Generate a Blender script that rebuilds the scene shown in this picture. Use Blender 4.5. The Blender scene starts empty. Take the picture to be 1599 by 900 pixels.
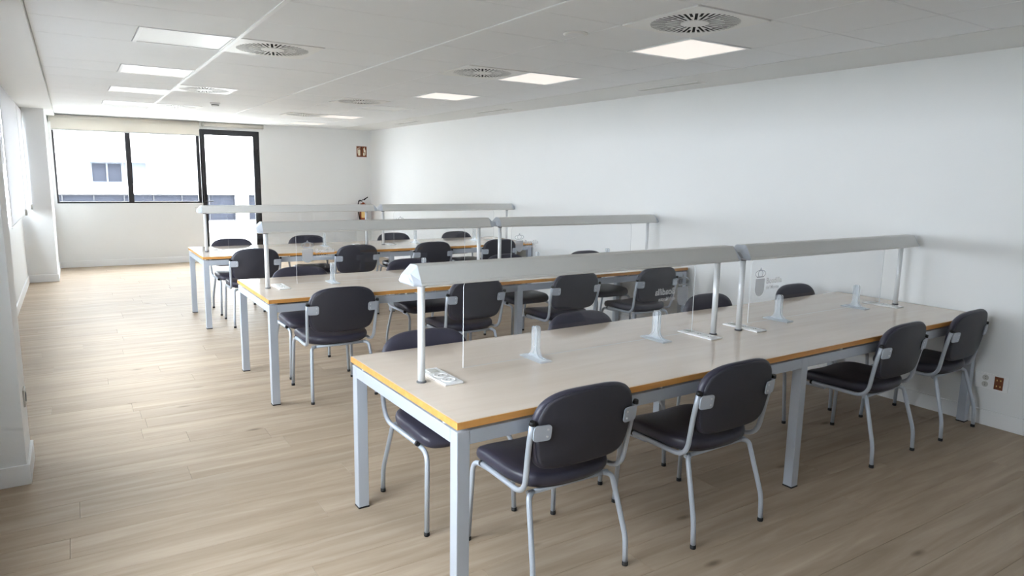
import bpy, bmesh, math, random
from mathutils import Vector, Matrix
R = math.radians
SC = bpy.context.scene
COL = SC.collection
random.seed(7)

# ------------------------------------------------------------------ camera
W_PX, H_PX = 1599, 900
CAM_H, YAW, PITCH, ROLL, F_PX = 1.5797, 0.5699, -0.1604, 0.0178, 1068.4
fw = Vector((math.sin(YAW) * math.cos(PITCH), math.cos(YAW) * math.cos(PITCH), math.sin(PITCH)))
rt = Vector((math.cos(YAW), -math.sin(YAW), 0))
up = rt.cross(fw)
cr, sr = math.cos(ROLL), math.sin(ROLL)
rt, up = cr * rt + sr * up, -sr * rt + cr * up
cam_data = bpy.data.cameras.new('camera')
cam_data.sensor_width = 36.0
cam_data.lens = F_PX / W_PX * 36.0
cam_data.clip_start = 0.05
cam = bpy.data.objects.new('camera', cam_data)
COL.objects.link(cam)
M = Matrix.Identity(4)
for i in range(3):
    M[i][0], M[i][1], M[i][2] = rt[i], up[i], -fw[i]
M[2][3] = CAM_H
cam.matrix_world = M
SC.camera = cam

# ------------------------------------------------------------------ room numbers (metres)
X_RIGHT, X_LEFT, Y_FAR, Y_BACK, Z_CEIL = 5.045, -0.60, 13.168, -1.5, 2.44
LEFT_WINDOWS = [(0.9, 3.0), (4.55, 6.30), (6.5, 7.80), (8.15, 11.45)]     # y ranges in the left wall
LW_Z = (1.0, 2.26)
WIN = (-0.205, 1.93, 1.04, 2.30)                              # far window x0 x1 z0 z1
DOOR = (1.94, 2.935, 0.0, 2.315)                              # far door

# ------------------------------------------------------------------ sky, sun, exposure
world = bpy.data.worlds.new('overcast_sky')
SC.world = world
world.use_nodes = True
bg = world.node_tree.nodes['Background']
bg.inputs[0].default_value = (0.905, 0.95, 1.02, 1)
bg.inputs[1].default_value = 25.0
sun_data = bpy.data.lights.new('sun', 'SUN')
sun_data.energy = 4.0
sun_data.angle = R(3)
sun = bpy.data.objects.new('sun', sun_data)
COL.objects.link(sun)
sun.rotation_euler = Vector((-0.35, 0.75, -0.62)).to_track_quat('-Z', 'Y').to_euler()


def portal(name, loc, rot, sx, sy):
    d = bpy.data.lights.new(name, 'AREA')
    d.shape = 'RECTANGLE'
    d.size, d.size_y = sx, sy
    d.cycles.is_portal = True
    o = bpy.data.objects.new(name, d)
    COL.objects.link(o)
    o.location = loc
    o.rotation_euler = rot
    return o


for (a, b) in LEFT_WINDOWS:
    portal('window_daylight_portal', (X_LEFT - 0.26, (a + b) / 2, sum(LW_Z) / 2), (0, R(-90), 0), LW_Z[1] - LW_Z[0], b - a)
portal('window_daylight_portal', ((WIN[0] + WIN[1]) / 2, Y_FAR + 0.26, (WIN[2] + WIN[3]) / 2), (R(-90), 0, 0), WIN[1] - WIN[0], WIN[3] - WIN[2])
portal('window_daylight_portal', ((DOOR[0] + DOOR[1]) / 2, Y_FAR + 0.26, DOOR[3] / 2), (R(-90), 0, 0), DOOR[1] - DOOR[0], DOOR[3])

SC.view_settings.view_transform = 'Standard'
SC.view_settings.look = 'None'
SC.view_settings.exposure = 0.38
SC.view_settings.gamma = 1.0
SC.view_settings.use_curve_mapping = False
SC.cycles.use_denoising = True
SC.cycles.max_bounces = 12
SC.cycles.diffuse_bounces = 8
SC.cycles.transparent_max_bounces = 24
SC.cycles.sample_clamp_indirect = 8.0
SC.cycles.caustics_reflective = False
SC.cycles.caustics_refractive = False


# ------------------------------------------------------------------ materials
def lin(r, g, b):
    f = lambda c: (c / 255 / 12.92) if c / 255 <= 0.04045 else ((c / 255 + 0.055) / 1.055) ** 2.4
    return (f(r), f(g), f(b), 1)


def new_mat(name):
    m = bpy.data.materials.new(name)
    m.use_nodes = True
    nt = m.node_tree
    return m, nt, nt.nodes['Principled BSDF']


def paint(name, col, rough=0.5, metal=0.0, noise=0.03, nscale=30, bump=0.0, bscale=200, spec=0.5, coat=0.0):
    """plain material with a little procedural variation in colour and relief"""
    m, nt, p = new_mat(name)
    tc = nt.nodes.new('ShaderNodeTexCoord')
    nz = nt.nodes.new('ShaderNodeTexNoise')
    nz.inputs['Scale'].default_value = nscale
    nz.inputs['Detail'].default_value = 4
    nt.links.new(tc.outputs['Object'], nz.inputs['Vector'])
    mx = nt.nodes.new('ShaderNodeMix')
    mx.data_type = 'RGBA'
    mx.inputs['A'].default_value = tuple(c * (1 - noise) for c in col[:3]) + (1,)
    mx.inputs['B'].default_value = tuple(min(1, c * (1 + noise)) for c in col[:3]) + (1,)
    nt.links.new(nz.outputs['Fac'], mx.inputs['Factor'])
    nt.links.new(mx.outputs['Result'], p.inputs['Base Color'])
    p.inputs['Roughness'].default_value = rough
    p.inputs['Metallic'].default_value = metal
    p.inputs['Specular IOR Level'].default_value = spec
    p.inputs['Coat Weight'].default_value = coat
    if bump:
        n2 = nt.nodes.new('ShaderNodeTexNoise')
        n2.inputs['Scale'].default_value = bscale
        n2.inputs['Detail'].default_value = 3
        nt.links.new(tc.outputs['Object'], n2.inputs['Vector'])
        bp = nt.nodes.new('ShaderNodeBump')
        bp.inputs['Strength'].default_value = bump
        bp.inputs['Distance'].default_value = 0.002
        nt.links.new(n2.outputs['Fac'], bp.inputs['Height'])
        nt.links.new(bp.outputs['Normal'], p.inputs['Normal'])
    return m


def wood(name, c1, c2, c3, rough, scale=(1.1, 15, 15), per_object=0.0, knots=False, streak=0.5, spec=0.5):
    """wood with its grain along the object's x axis; each object gets its own offset and tone"""
    m, nt, p = new_mat(name)
    N, L = nt.nodes.new, nt.links.new
    tc = N('ShaderNodeTexCoord')
    oi = N('ShaderNodeObjectInfo')
    off = N('ShaderNodeVectorMath'); off.operation = 'SCALE'
    off.inputs[0].default_value = (37.0, 11.0, 5.0)
    L(oi.outputs['Random'], off.inputs['Scale'])
    add = N('ShaderNodeVectorMath'); add.operation = 'ADD'
    L(tc.outputs['Object'], add.inputs[0]); L(off.outputs[0], add.inputs[1])
    mp = N('ShaderNodeMapping'); mp.inputs['Scale'].default_value = scale
    L(add.outputs[0], mp.inputs['Vector'])
    n1 = N('ShaderNodeTexNoise')
    n1.inputs['Scale'].default_value = 1.6; n1.inputs['Detail'].default_value = 6; n1.inputs['Distortion'].default_value = 0.6
    L(mp.outputs[0], n1.inputs['Vector'])
    n2 = N('ShaderNodeTexNoise')
    n2.inputs['Scale'].default_value = 9.0; n2.inputs['Detail'].default_value = 5
    L(mp.outputs[0], n2.inputs['Vector'])
    r = N('ShaderNodeValToRGB')
    r.color_ramp.elements[0].position = 0.30; r.color_ramp.elements[0].color = c1
    r.color_ramp.elements[1].position = 0.72; r.color_ramp.elements[1].color = c3
    e = r.color_ramp.elements.new(0.52); e.color = c2
    ad = N('ShaderNodeMath'); ad.operation = 'MULTIPLY_ADD'
    L(n2.outputs['Fac'], ad.inputs[0]); ad.inputs[1].default_value = streak * 0.5
    sb = N('ShaderNodeMath'); sb.operation = 'SUBTRACT'
    L(n1.outputs['Fac'], sb.inputs[0]); sb.inputs[1].default_value = streak * 0.25
    L(sb.outputs[0], ad.inputs[2])
    L(ad.outputs[0], r.inputs['Fac'])
    col = r.outputs['Color']
    if knots:
        mk = N('ShaderNodeMapping'); mk.inputs['Scale'].default_value = (1.5, 4.0, 1.0)
        L(add.outputs[0], mk.inputs['Vector'])
        v = N('ShaderNodeTexVoronoi'); v.inputs['Scale'].default_value = 1.1
        L(mk.outputs[0], v.inputs['Vector'])
        kr = N('ShaderNodeValToRGB')
        kr.color_ramp.elements[0].position = 0.02; kr.color_ramp.elements[0].color = (0.30, 0.27, 0.25, 1)
        kr.color_ramp.elements[1].position = 0.10; kr.color_ramp.elements[1].color = (1, 1, 1, 1)
        L(v.outputs['Distance'], kr.inputs['Fac'])
        mm = N('ShaderNodeMix'); mm.data_type = 'RGBA'; mm.blend_type = 'MULTIPLY'
        mm.inputs['Factor'].default_value = 0.75
        L(col, mm.inputs['A']); L(kr.outputs['Color'], mm.inputs['B'])
        col = mm.outputs['Result']
    if per_object:
        hs = N('ShaderNodeHueSaturation')
        mr = N('ShaderNodeMapRange')
        mr.inputs['To Min'].default_value = 1 - per_object; mr.inputs['To Max'].default_value = 1 + per_object
        L(oi.outputs['Random'], mr.inputs['Value']); L(mr.outputs[0], hs.inputs['Value'])
        L(col, hs.inputs['Color']); col = hs.outputs['Color']
    L(col, p.inputs['Base Color'])
    p.inputs['Roughness'].default_value = rough
    p.inputs['Specular IOR Level'].default_value = spec
    bp = N('ShaderNodeBump'); bp.inputs['Strength'].default_value = 0.08; bp.inputs['Distance'].default_value = 0.001
    L(n2.outputs['Fac'], bp.inputs['Height']); L(bp.outputs['Normal'], p.inputs['Normal'])
    return m


def clear(name, tint, refl=1.0, ior=1.45, haze=0.0, haze_col=(0.9, 0.93, 0.96, 1)):
    """thin clear sheet: see-through plus a Fresnel reflection"""
    m, nt, p = new_mat(name)
    nt.nodes.remove(p)
    N, L = nt.nodes.new, nt.links.new
    t = N('ShaderNodeBsdfTransparent'); t.inputs[0].default_value = tint
    g = N('ShaderNodeBsdfGlossy'); g.inputs['Roughness'].default_value = 0.02
    f = N('ShaderNodeLayerWeight')
    pw = N('ShaderNodeMath'); pw.operation = 'POWER'; pw.inputs[1].default_value = 5.0
    L(f.outputs['Facing'], pw.inputs[0])
    f0 = ((ior - 1) / (ior + 1)) ** 2
    mu = N('ShaderNodeMath'); mu.operation = 'MULTIPLY_ADD'; mu.inputs[1].default_value = refl * (1 - f0); mu.inputs[2].default_value = refl * f0
    L(pw.outputs[0], mu.inputs[0])
    ms = N('ShaderNodeMixShader')
    L(mu.outputs[0], ms.inputs[0]); L(t.outputs[0], ms.inputs[1]); L(g.outputs[0], ms.inputs[2])
    out = ms.outputs[0]
    if haze:
        d = N('ShaderNodeBsdfDiffuse'); d.inputs[0].default_value = haze_col
        m2 = N('ShaderNodeMixShader'); m2.inputs[0].default_value = haze
        L(out, m2.inputs[1]); L(d.outputs[0], m2.inputs[2]); out = m2.outputs[0]
    L(out, nt.nodes['Material Output'].inputs['Surface'])
    return m


def glow(name, col, strength):
    m, nt, p = new_mat(name)
    p.inputs['Base Color'].default_value = (0.12, 0.12, 0.12, 1)
    p.inputs['Emission Color'].default_value = col
    p.inputs['Emission Strength'].default_value = strength
    return m


def fabric(name, col, trans):
    m, nt, p = new_mat(name)
    N, L = nt.nodes.new, nt.links.new
    nt.nodes.remove(p)
    tc = N('ShaderNodeTexCoord'); w = N('ShaderNodeTexWave'); w.inputs['Scale'].default_value = 120
    L(tc.outputs['Object'], w.inputs['Vector'])
    mx = N('ShaderNodeMix'); mx.data_type = 'RGBA'
    mx.inputs['A'].default_value = tuple(c * 0.96 for c in col[:3]) + (1,); mx.inputs['B'].default_value = col
    L(w.outputs['Fac'], mx.inputs['Factor'])
    d = N('ShaderNodeBsdfDiffuse'); t = N('ShaderNodeBsdfTranslucent')
    L(mx.outputs['Result'], d.inputs[0]); L(mx.outputs['Result'], t.inputs[0])
    ms = N('ShaderNodeMixShader'); ms.inputs[0].default_value = trans
    L(d.outputs[0], ms.inputs[1]); L(t.outputs[0], ms.inputs[2])
    L(ms.outputs[0], nt.nodes['Material Output'].inputs['Surface'])
    return m


MAT = dict(
    wall=paint('white_wall_paint', lin(232, 234, 235), 0.75, bump=0.15, bscale=120, noise=0.012, nscale=3),
    board=paint('white_plasterboard', lin(226, 227, 226), 0.8, noise=0.012, nscale=4),
    tile=paint('ceiling_tile', lin(232, 234, 236), 0.7, noise=0.015, nscale=6, bump=0.1, bscale=300),
    profile=paint('white_ceiling_profile', lin(238, 240, 242), 0.4, noise=0.01),
    base=paint('white_baseboard', lin(236, 238, 240), 0.45, noise=0.01),
    floor=wood('pale_oak', lin(154, 137, 118), lin(167, 150, 131), lin(178, 162, 144), 0.46, scale=(0.9, 10, 10), per_object=0.05, knots=True, streak=0.35, spec=0.16),
    subfloor=paint('floor_joint', lin(140, 122, 100), 0.8),
    top=wood('pale_beech_laminate', lin(216, 201, 186), lin(221, 207, 193), lin(225, 212, 199), 0.11, scale=(0.8, 7, 7), streak=0.3),
    edge=wood('amber_wood_edge', lin(198, 140, 72), lin(206, 149, 80), lin(216, 162, 94), 0.4, scale=(1, 20, 20)),
    silver=paint('silver_grey_paint', lin(186, 194, 206), 0.38, metal=0.25, noise=0.03, nscale=150),
    alu=paint('brushed_aluminium', lin(226, 229, 233), 0.32, metal=0.15, noise=0.02, nscale=80),
    shade=paint('grey_lamp_metal', lin(210, 210, 208), 0.42, metal=0.1, noise=0.02, nscale=60),
    cap=paint('grey_lamp_end_plastic', lin(188, 194, 204), 0.35, noise=0.02),
    spacer=paint('white_plastic_spacer', lin(225, 225, 222), 0.5),
    vinyl=paint('dark_vinyl', lin(54, 53, 67), 0.42, noise=0.08, nscale=12, bump=0.12, bscale=500),
    shell=paint('charcoal_plastic_shell', lin(49, 49, 58), 0.55, noise=0.05, nscale=25, bump=0.2, bscale=700),
    rubber=paint('black_rubber', lin(22, 22, 24), 0.6),
    black=paint('black_frame_metal', lin(32, 32, 36), 0.45),
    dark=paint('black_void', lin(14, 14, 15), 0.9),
    white_plastic=paint('white_plastic', lin(240, 241, 242), 0.35, noise=0.01),
    grey_plastic=paint('pale_grey_plastic', lin(196, 196, 192), 0.5, noise=0.02),
    pin=paint('grey_socket_hole', lin(90, 92, 96), 0.6),
    glass=clear('window_glass', (0.96, 0.98, 0.98, 1), 0.8, 1.45),
    acrylic=clear('clear_acrylic', (0.985, 0.987, 0.99, 1), 1.0, 1.45),
    acrylic_edge=clear('acrylic_edge', (0.9, 0.93, 0.95, 1), 1.0, 1.5, haze=0.55),
    acrylic_foot=clear('acrylic_foot', (0.94, 0.96, 0.98, 1), 1.0, 1.5, haze=0.24),
    lamp_on=glow('lit_light_panel', (0.92, 0.85, 0.78, 1), 0.75),
    lamp_off=paint('unlit_light_panel', lin(226, 228, 228), 0.35, noise=0.01),
    diffuser=paint('white_diffuser_metal', lin(232, 232, 230), 0.4, noise=0.01),
    blind=fabric('cream_blind_fabric', lin(226, 222, 214), 0.25),
    blind_lit=fabric('white_blind_fabric', lin(236, 236, 238), 0.22),
    print_white=clear('white_print', (1, 1, 1, 1), 0.0, 1.45, haze=0.52, haze_col=lin(232, 234, 238)),
    print=clear('grey_print', (1, 1, 1, 1), 0.0, 1.45, haze=0.45, haze_col=lin(205, 209, 216)),
    sign=paint('dark_red_brown_sign', lin(118, 62, 24), 0.5, noise=0.05),
    sign_white=paint('pictogram_white', lin(238, 232, 214), 0.5),
    red=paint('extinguisher_red', lin(150, 70, 32), 0.35),
    label=paint('extinguisher_label', lin(225, 190, 120), 0.5),
    rocker=paint('brown_socket', lin(112, 56, 26), 0.4),
    facade=paint('white_facade', lin(240, 240, 238), 0.8, noise=0.015, nscale=2),
    facade_grey=paint('grey_facade', lin(62, 66, 74), 0.8),
    far_glass=paint('blue_grey_far_glass', lin(31, 33, 40), 0.7, noise=0.3, nscale=1.2, spec=0.1),
    dark_ground=paint('asphalt_and_planting', lin(122, 124, 120), 0.9, noise=0.1, nscale=1),
    ground=paint('pale_terrace', lin(205, 203, 198), 0.85, noise=0.04, nscale=2),
)


# ------------------------------------------------------------------ mesh helpers
class MB:
    def __init__(self):
        self.v, self.f, self.m, self.s = [], [], [], []
        self.mats = []

    def mi(self, mat):
        if mat not in self.mats:
            self.mats.append(mat)
        return self.mats.index(mat)

    def add(self, verts, faces, mat, smooth=False):
        b = len(self.v); k = self.mi(mat)
        self.v += [tuple(x) for x in verts]
        for f in faces:
            self.f.append([b + i for i in f]); self.m.append(k); self.s.append(smooth)
        return self

    def box(self, x0, x1, y0, y1, z0, z1, mat, bev=0.0):
        if bev <= 0:
            vs = [(x, y, z) for z in (z0, z1) for y in (y0, y1) for x in (x0, x1)]
            fs = [(0, 2, 3, 1), (4, 5, 7, 6), (0, 1, 5, 4), (2, 6, 7, 3), (0, 4, 6, 2), (1, 3, 7, 5)]
            return self.add(vs, fs, mat)
        bm = bmesh.new()
        bmesh.ops.create_cube(bm, size=1.0)
        for w in bm.verts:
            w.co = Vector(((x0 + x1) / 2 + w.co.x * (x1 - x0), (y0 + y1) / 2 + w.co.y * (y1 - y0), (z0 + z1) / 2 + w.co.z * (z1 - z0)))
        bmesh.ops.bevel(bm, geom=list(bm.edges), offset=bev, segments=2, affect='EDGES', profile=0.5)
        bm.verts.index_update()
        self.add([w.co[:] for w in bm.verts], [[w.index for w in f.verts] for f in bm.faces], mat)
        bm.free()
        return self

    def prism(self, poly, axis, a0, a1, mat, smooth=False, mat_side=None):
        """extrude a 2D polygon along axis ('x': poly is y,z; 'y': x,z; 'z': x,y)"""
        def P(u, w, a):
            return {'x': (a, u, w), 'y': (u, a, w), 'z': (u, w, a)}[axis]
        n = len(poly)
        self.add([P(u, w, a0) for u, w in poly] + [P(u, w, a1) for u, w in poly],
                 [list(range(n))[::-1], list(range(n, 2 * n))], mat)
        b = len(self.v) - 2 * n
        k = self.mi(mat_side or mat)
        for i in range(n):
            j = (i + 1) % n
            self.f.append([b + i, b + j, b + n + j, b + n + i]); self.m.append(k); self.s.append(smooth)
        return self

    def tube(self, pts, r, mat, n=12, caps=True):
        pts = [Vector(p) for p in pts]
        rings = []
        d0 = (pts[1] - pts[0]).normalized()
        a = Vector((0, 0, 1)) if abs(d0.z) < 0.9 else Vector((1, 0, 0))
        u = d0.cross(a).normalized()
        for i, p in enumerate(pts):
            if i == 0: d = pts[1] - pts[0]
            elif i == len(pts) - 1: d = pts[-1] - pts[-2]
            else: d = (pts[i + 1] - p).normalized() + (p - pts[i - 1]).normalized()
            d.normalize()
            u = (u - d * u.dot(d)).normalized()
            w = d.cross(u)
            rr = r[i] if isinstance(r, (list, tuple)) else r
            rings.append([p + (u * math.cos(2 * math.pi * k / n) + w * math.sin(2 * math.pi * k / n)) * rr for k in range(n)])
        vs = [v for ring in rings for v in ring]
        fs = []
        for i in range(len(rings) - 1):
            for k in range(n):
                fs.append((i * n + k, i * n + (k + 1) % n, (i + 1) * n + (k + 1) % n, (i + 1) * n + k))
        self.add(vs, fs, mat, True)
        if caps:
            self.add(rings[0], [list(range(n))[::-1]], mat)
            self.add(rings[-1], [list(range(n))], mat)
        return self

    def lathe(self, prof, mat, n=24, centre=(0, 0, 0), smooth=True):
        cx, cy, cz = centre
        vs = [(cx + r * math.cos(2 * math.pi * k / n), cy + r * math.sin(2 * math.pi * k / n), cz + z) for r, z in prof for k in range(n)]
        fs = []
        for i in range(len(prof) - 1):
            for k in range(n):
                fs.append((i * n + k, i * n + (k + 1) % n, (i + 1) * n + (k + 1) % n, (i + 1) * n + k))
        self.add(vs, fs, mat, smooth)
        m = len(prof)
        self.add(vs[:n], [list(range(n))[::-1]], mat)
        self.add(vs[(m - 1) * n:], [list(range(n))], mat)
        return self

    def build(self, name, parent=None, loc=None, rz=None):
        me = bpy.data.meshes.new(name)
        me.from_pydata(self.v, [], self.f)
        for mt in self.mats:
            me.materials.append(MAT[mt])
        me.polygons.foreach_set('material_index', self.m)
        me.polygons.foreach_set('use_smooth', self.s)
        bm = bmesh.new(); bm.from_mesh(me)
        bmesh.ops.remove_doubles(bm, verts=bm.verts, dist=1e-6)
        bmesh.ops.recalc_face_normals(bm, faces=bm.faces)
        bm.to_mesh(me); bm.free()
        me.update()
        return link(name, me, parent, loc, rz)


def link(name, me, parent=None, loc=None, rz=None):
    o = bpy.data.objects.new(name, me)
    COL.objects.link(o)
    if parent: o.parent = parent
    if loc: o.location = loc
    if rz is not None: o.rotation_euler[2] = rz
    return o


def box(name, x0, x1, y0, y1, z0, z1, mat, parent=None, bev=0.0):
    return MB().box(x0, x1, y0, y1, z0, z1, mat, bev).build(name, parent)


def tag(o, label=None, cat=None, group=None, kind=None):
    if label: o['label'] = label
    if cat: o['category'] = cat
    if group: o['group'] = group
    if kind: o['kind'] = kind
    return o


def empty(name, loc=(0, 0, 0), rz=0.0):
    o = bpy.data.objects.new(name, None)
    o.empty_display_size = 0.1
    COL.objects.link(o)
    o.location = loc
    o.rotation_euler[2] = rz
    return o


def copy_tree(src, parent=None):
    kids = [c for c in COL.objects if c.parent is src]
    o = src.copy()
    COL.objects.link(o)
    o.parent = parent
    for k in kids:
        copy_tree(k, o)
    return o


def fillet(pts, r, seg=6):
    """polyline with rounded corners"""
    pts = [Vector(p) for p in pts]
    rs = r if isinstance(r, (list, tuple)) else [r] * (len(pts) - 2)
    out = [pts[0]]
    for i in range(1, len(pts) - 1):
        a, b, c = pts[i - 1], pts[i], pts[i + 1]
        d1, d2 = (a - b), (c - b)
        t = min(rs[i - 1], d1.length * 0.49, d2.length * 0.49)
        p, q = b + d1.normalized() * t, b + d2.normalized() * t
        for k in range(seg + 1):
            s = k / seg
            out.append((1 - s) ** 2 * p + 2 * s * (1 - s) * b + s * s * q)
    out.append(pts[-1])
    return out


def rounded_rect(x0, x1, y0, y1, r, seg=5, corners=(1, 1, 1, 1)):
    out = []
    for (cx, cy, a0, on) in ((x1 - r, y0 + r, -90, corners[0]), (x1 - r, y1 - r, 0, corners[1]), (x0 + r, y1 - r, 90, corners[2]), (x0 + r, y0 + r, 180, corners[3])):
        if not on:
            out.append((x1 if cx > (x0 + x1) / 2 else x0, y1 if cy > (y0 + y1) / 2 else y0)); continue
        for k in range(seg + 1):
            a = R(a0 + 90 * k / seg)
            out.append((cx + r * math.cos(a), cy + r * math.sin(a)))
    return out


# ================================================================== THE SETTING
# floor: sub-floor with single planks
floor = tag(box('floor', X_LEFT - 0.25, X_RIGHT + 0.2, Y_BACK - 0.2, Y_FAR + 0.3, -0.12, -0.016, 'subfloor'), kind='structure',
            label='pale oak plank floor running across the whole room', cat='floor')
PW = 0.186
y = Y_BACK
while y < Y_FAR:
    y1 = min(y + PW, Y_FAR)
    x = X_LEFT - random.uniform(0.2, 1.9)
    while x < X_RIGHT:
        x1 = x + random.choice((1.9, 2.1, 2.2, 2.3))
        a, b = max(x, X_LEFT), min(x1, X_RIGHT)
        if b - a > 0.02:
            g = 0.0004
            hx, hy = (b - a) / 2 - g, (y1 - y) / 2 - g
            c = 0.0012
            mb = MB()
            vs = [(-hx, -hy, -0.015), (hx, -hy, -0.015), (hx, hy, -0.015), (-hx, hy, -0.015),
                  (-hx, -hy, -c), (hx, -hy, -c), (hx, hy, -c), (-hx, hy, -c),
                  (-hx + c, -hy + c, 0), (hx - c, -hy + c, 0), (hx - c, hy - c, 0), (-hx + c, hy - c, 0)]
            fs = [(8, 9, 10, 11)]
            for i in range(4):
                j = (i + 1) % 4
                fs += [(i, j, 4 + j, 4 + i), (4 + i, 4 + j, 8 + j, 8 + i)]
            mb.add(vs, fs, 'floor').build('plank', floor, ((a + b) / 2, (y + y1) / 2, 0))
        x = x1
    y += PW

# walls
T = 0.25
wr = tag(box('wall_right', X_RIGHT, X_RIGHT + T, Y_BACK - T, Y_FAR + T, -0.1, 2.9, 'wall'), kind='structure', label='plain white wall along the right side', cat='wall')
wb = tag(box('wall_back', X_LEFT - T, X_RIGHT, Y_BACK - T, Y_BACK, -0.1, 2.9, 'wall'), kind='structure', label='plain white wall behind the photographer', cat='wall')
mb = MB()
ys = [Y_BACK] + [v for w in LEFT_WINDOWS for v in w] + [Y_FAR + T]
for i in range(0, len(ys), 2):
    mb.box(X_LEFT - T, X_LEFT, ys[i], ys[i + 1], -0.1, 2.9, 'wall')
for a, b in LEFT_WINDOWS:
    mb.box(X_LEFT - T, X_LEFT, a, b, -0.1, LW_Z[0], 'wall')
    mb.box(X_LEFT - T, X_LEFT, a, b, LW_Z[1], 2.9, 'wall')
tag(mb.build('wall_left'), kind='structure', label='white window wall along the left side', cat='wall')
mb = MB()
mb.box(X_LEFT, WIN[0], Y_FAR, Y_FAR + T, -0.1, 2.9, 'wall')
mb.box(WIN[0], DOOR[0], Y_FAR, Y_FAR + T, -0.1, WIN[2], 'wall')
mb.box(WIN[0], DOOR[0], Y_FAR, Y_FAR + T, WIN[3], 2.9, 'wall')
mb.box(DOOR[0], DOOR[1], Y_FAR, Y_FAR + T, DOOR[3], 2.9, 'wall')
mb.box(DOOR[1], X_RIGHT, Y_FAR, Y_FAR + T, -0.1, 2.9, 'wall')
tag(mb.build('wall_far'), kind='structure', label='white end wall with dark-framed window and glazed door', cat='wall')
# pillars of the left wall
PIL_N = (X_LEFT, -0.290, 4.065, 4.42)
PIL_F = (X_LEFT, -0.250, 11.62, Y_FAR)
tag(box('wall_pillar_near', PIL_N[0], PIL_N[1], PIL_N[2], PIL_N[3], 0, 2.40, 'wall'), kind='structure', label='white wall pillar cut by the left edge of the picture', cat='pillar')
tag(box('wall_pillar_far', PIL_F[0], PIL_F[1], PIL_F[2], PIL_F[3], 0, 2.40, 'wall'), kind='structure', label='white wall pillar in the far left corner', cat='pillar')
# baseboards
BH, BT = 0.105, 0.014


def baseboard(name, segs, label):
    mb = MB()
    for (x0, x1, y0, y1) in segs:
        mb.box(x0, x1, y0, y1, 0.0005, BH, 'base', 0.002)
    return tag(mb.build(name), kind='structure', label=label, cat='baseboard')


baseboard('baseboard_right', [(X_RIGHT - BT, X_RIGHT, Y_BACK, Y_FAR)], 'white baseboard along the right wall')
baseboard('baseboard_far', [(PIL_F[1], DOOR[0] - 0.01, Y_FAR - BT, Y_FAR), (DOOR[1] + 0.01, X_RIGHT - BT, Y_FAR - BT, Y_FAR)], 'white baseboard along the far wall')
baseboard('baseboard_left', [(X_LEFT, X_LEFT + BT, Y_BACK, PIL_N[2] - BT), (X_LEFT, X_LEFT + BT, PIL_N[3] + BT, PIL_F[2] - BT)], 'white baseboard under the left windows')
for nm, P, lab in (('baseboard_pillar_near', PIL_N, 'white baseboard wrapped round the near pillar'), ('baseboard_pillar_far', PIL_F, 'white baseboard wrapped round the far pillar')):
    segs = [(P[0] + BT, P[1] + BT, P[2] - BT, P[2]), (P[1], P[1] + BT, P[2], P[3] - (0.02 if P is PIL_F else 0))]
    if P is PIL_N: segs.append((P[0] + BT, P[1] + BT, P[3], P[3] + BT))
    baseboard(nm, segs, lab)

# ceiling: slab with separate tiles, profiles, plasterboard borders
GX, GP, GY, GQ = 0.980, 0.568, 3.1004, 0.5852
ceil = tag(box('ceiling', X_LEFT - T, X_RIGHT + T, Y_BACK - T, Y_FAR + T, Z_CEIL + 0.012, 2.95, 'board'), kind='structure',
           label='suspended white tile ceiling over the whole room', cat='ceiling')
LIGHTS = {(4, 0): 1, (4, 3): 1, (4, 6): 1, (4, 9): 0, (4, 12): 1, (4, 15): 1, (-1, 3): 0, (-1, 6): 1, (-1, 9): 1, (-1, 12): 1, (-1, 15): 1}
VENTS = [(3, -1), (3, 3), (3, 8), (3, 12), (0, 3), (0, 8), (0, 12)]
XE = -0.145
tile_cache = {}
for i in range(-2, 6):
    for j in range(-8, 18):
        if (i, j) in LIGHTS or (i, j) in VENTS: continue
        x0, x1 = max(GX + GP * i, XE), GX + GP * (i + 1)
        mate = {-2: -1, -1: -2, 0: 1, 1: 0}.get(i)
        if mate is not None and (mate, j) not in LIGHTS and (mate, j) not in VENTS:
            if i in (-1, 1): continue          # one wide panel instead of two tiles
            x1 += GP
        y0, y1 = max(GY + GQ * j, Y_BACK), min(GY + GQ * (j + 1), Y_FAR)
        if y1 - y0 < 0.02: continue
        hx, hy = (x1 - x0) / 2 - 0.0018, (y1 - y0) / 2 - 0.0018
        key = (round(hx, 3), round(hy, 3))
        if key not in tile_cache:
            c = 0.004
            vs = [(-hx, -hy, 0.012), (hx, -hy, 0.012), (hx, hy, 0.012), (-hx, hy, 0.012),
                  (-hx, -hy, c), (hx, -hy, c), (hx, hy, c), (-hx, hy, c),
                  (-hx + c, -hy + c, 0), (hx - c, -hy + c, 0), (hx - c, hy - c, 0), (-hx + c, hy - c, 0)]
            fs = [(8, 11, 10, 9)]
            for q in range(4):
                w = (q + 1) % 4
                fs += [(q, 4 + q, 4 + w, w), (4 + q, 8 + q, 8 + w, 4 + w)]
            o = MB().add(vs, fs, 'tile').build('ceiling_tile', ceil)
            tile_cache[key] = o.data
        else:
            o = link('ceiling_tile', tile_cache[key], ceil)
        o.location = ((x0 + x1) / 2, (y0 + y1) / 2, Z_CEIL - random.uniform(0, 0.0012))
for xx, wd in ((GX, 0.026), (GX + 2 * GP, 0.014)):
    box('ceiling_profile', xx - wd / 2, xx + wd / 2, Y_BACK, Y_FAR, Z_CEIL - 0.006, Z_CEIL + 0.012, 'profile', ceil)
box('ceiling_border', GX + 6 * GP, X_RIGHT, Y_BACK, Y_FAR, Z_CEIL - 0.003, Z_CEIL + 0.012, 'board', ceil)
box('ceiling_border', X_LEFT, XE, Y_BACK, Y_FAR, 2.40, Z_CEIL + 0.012, 'board', ceil)


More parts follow.
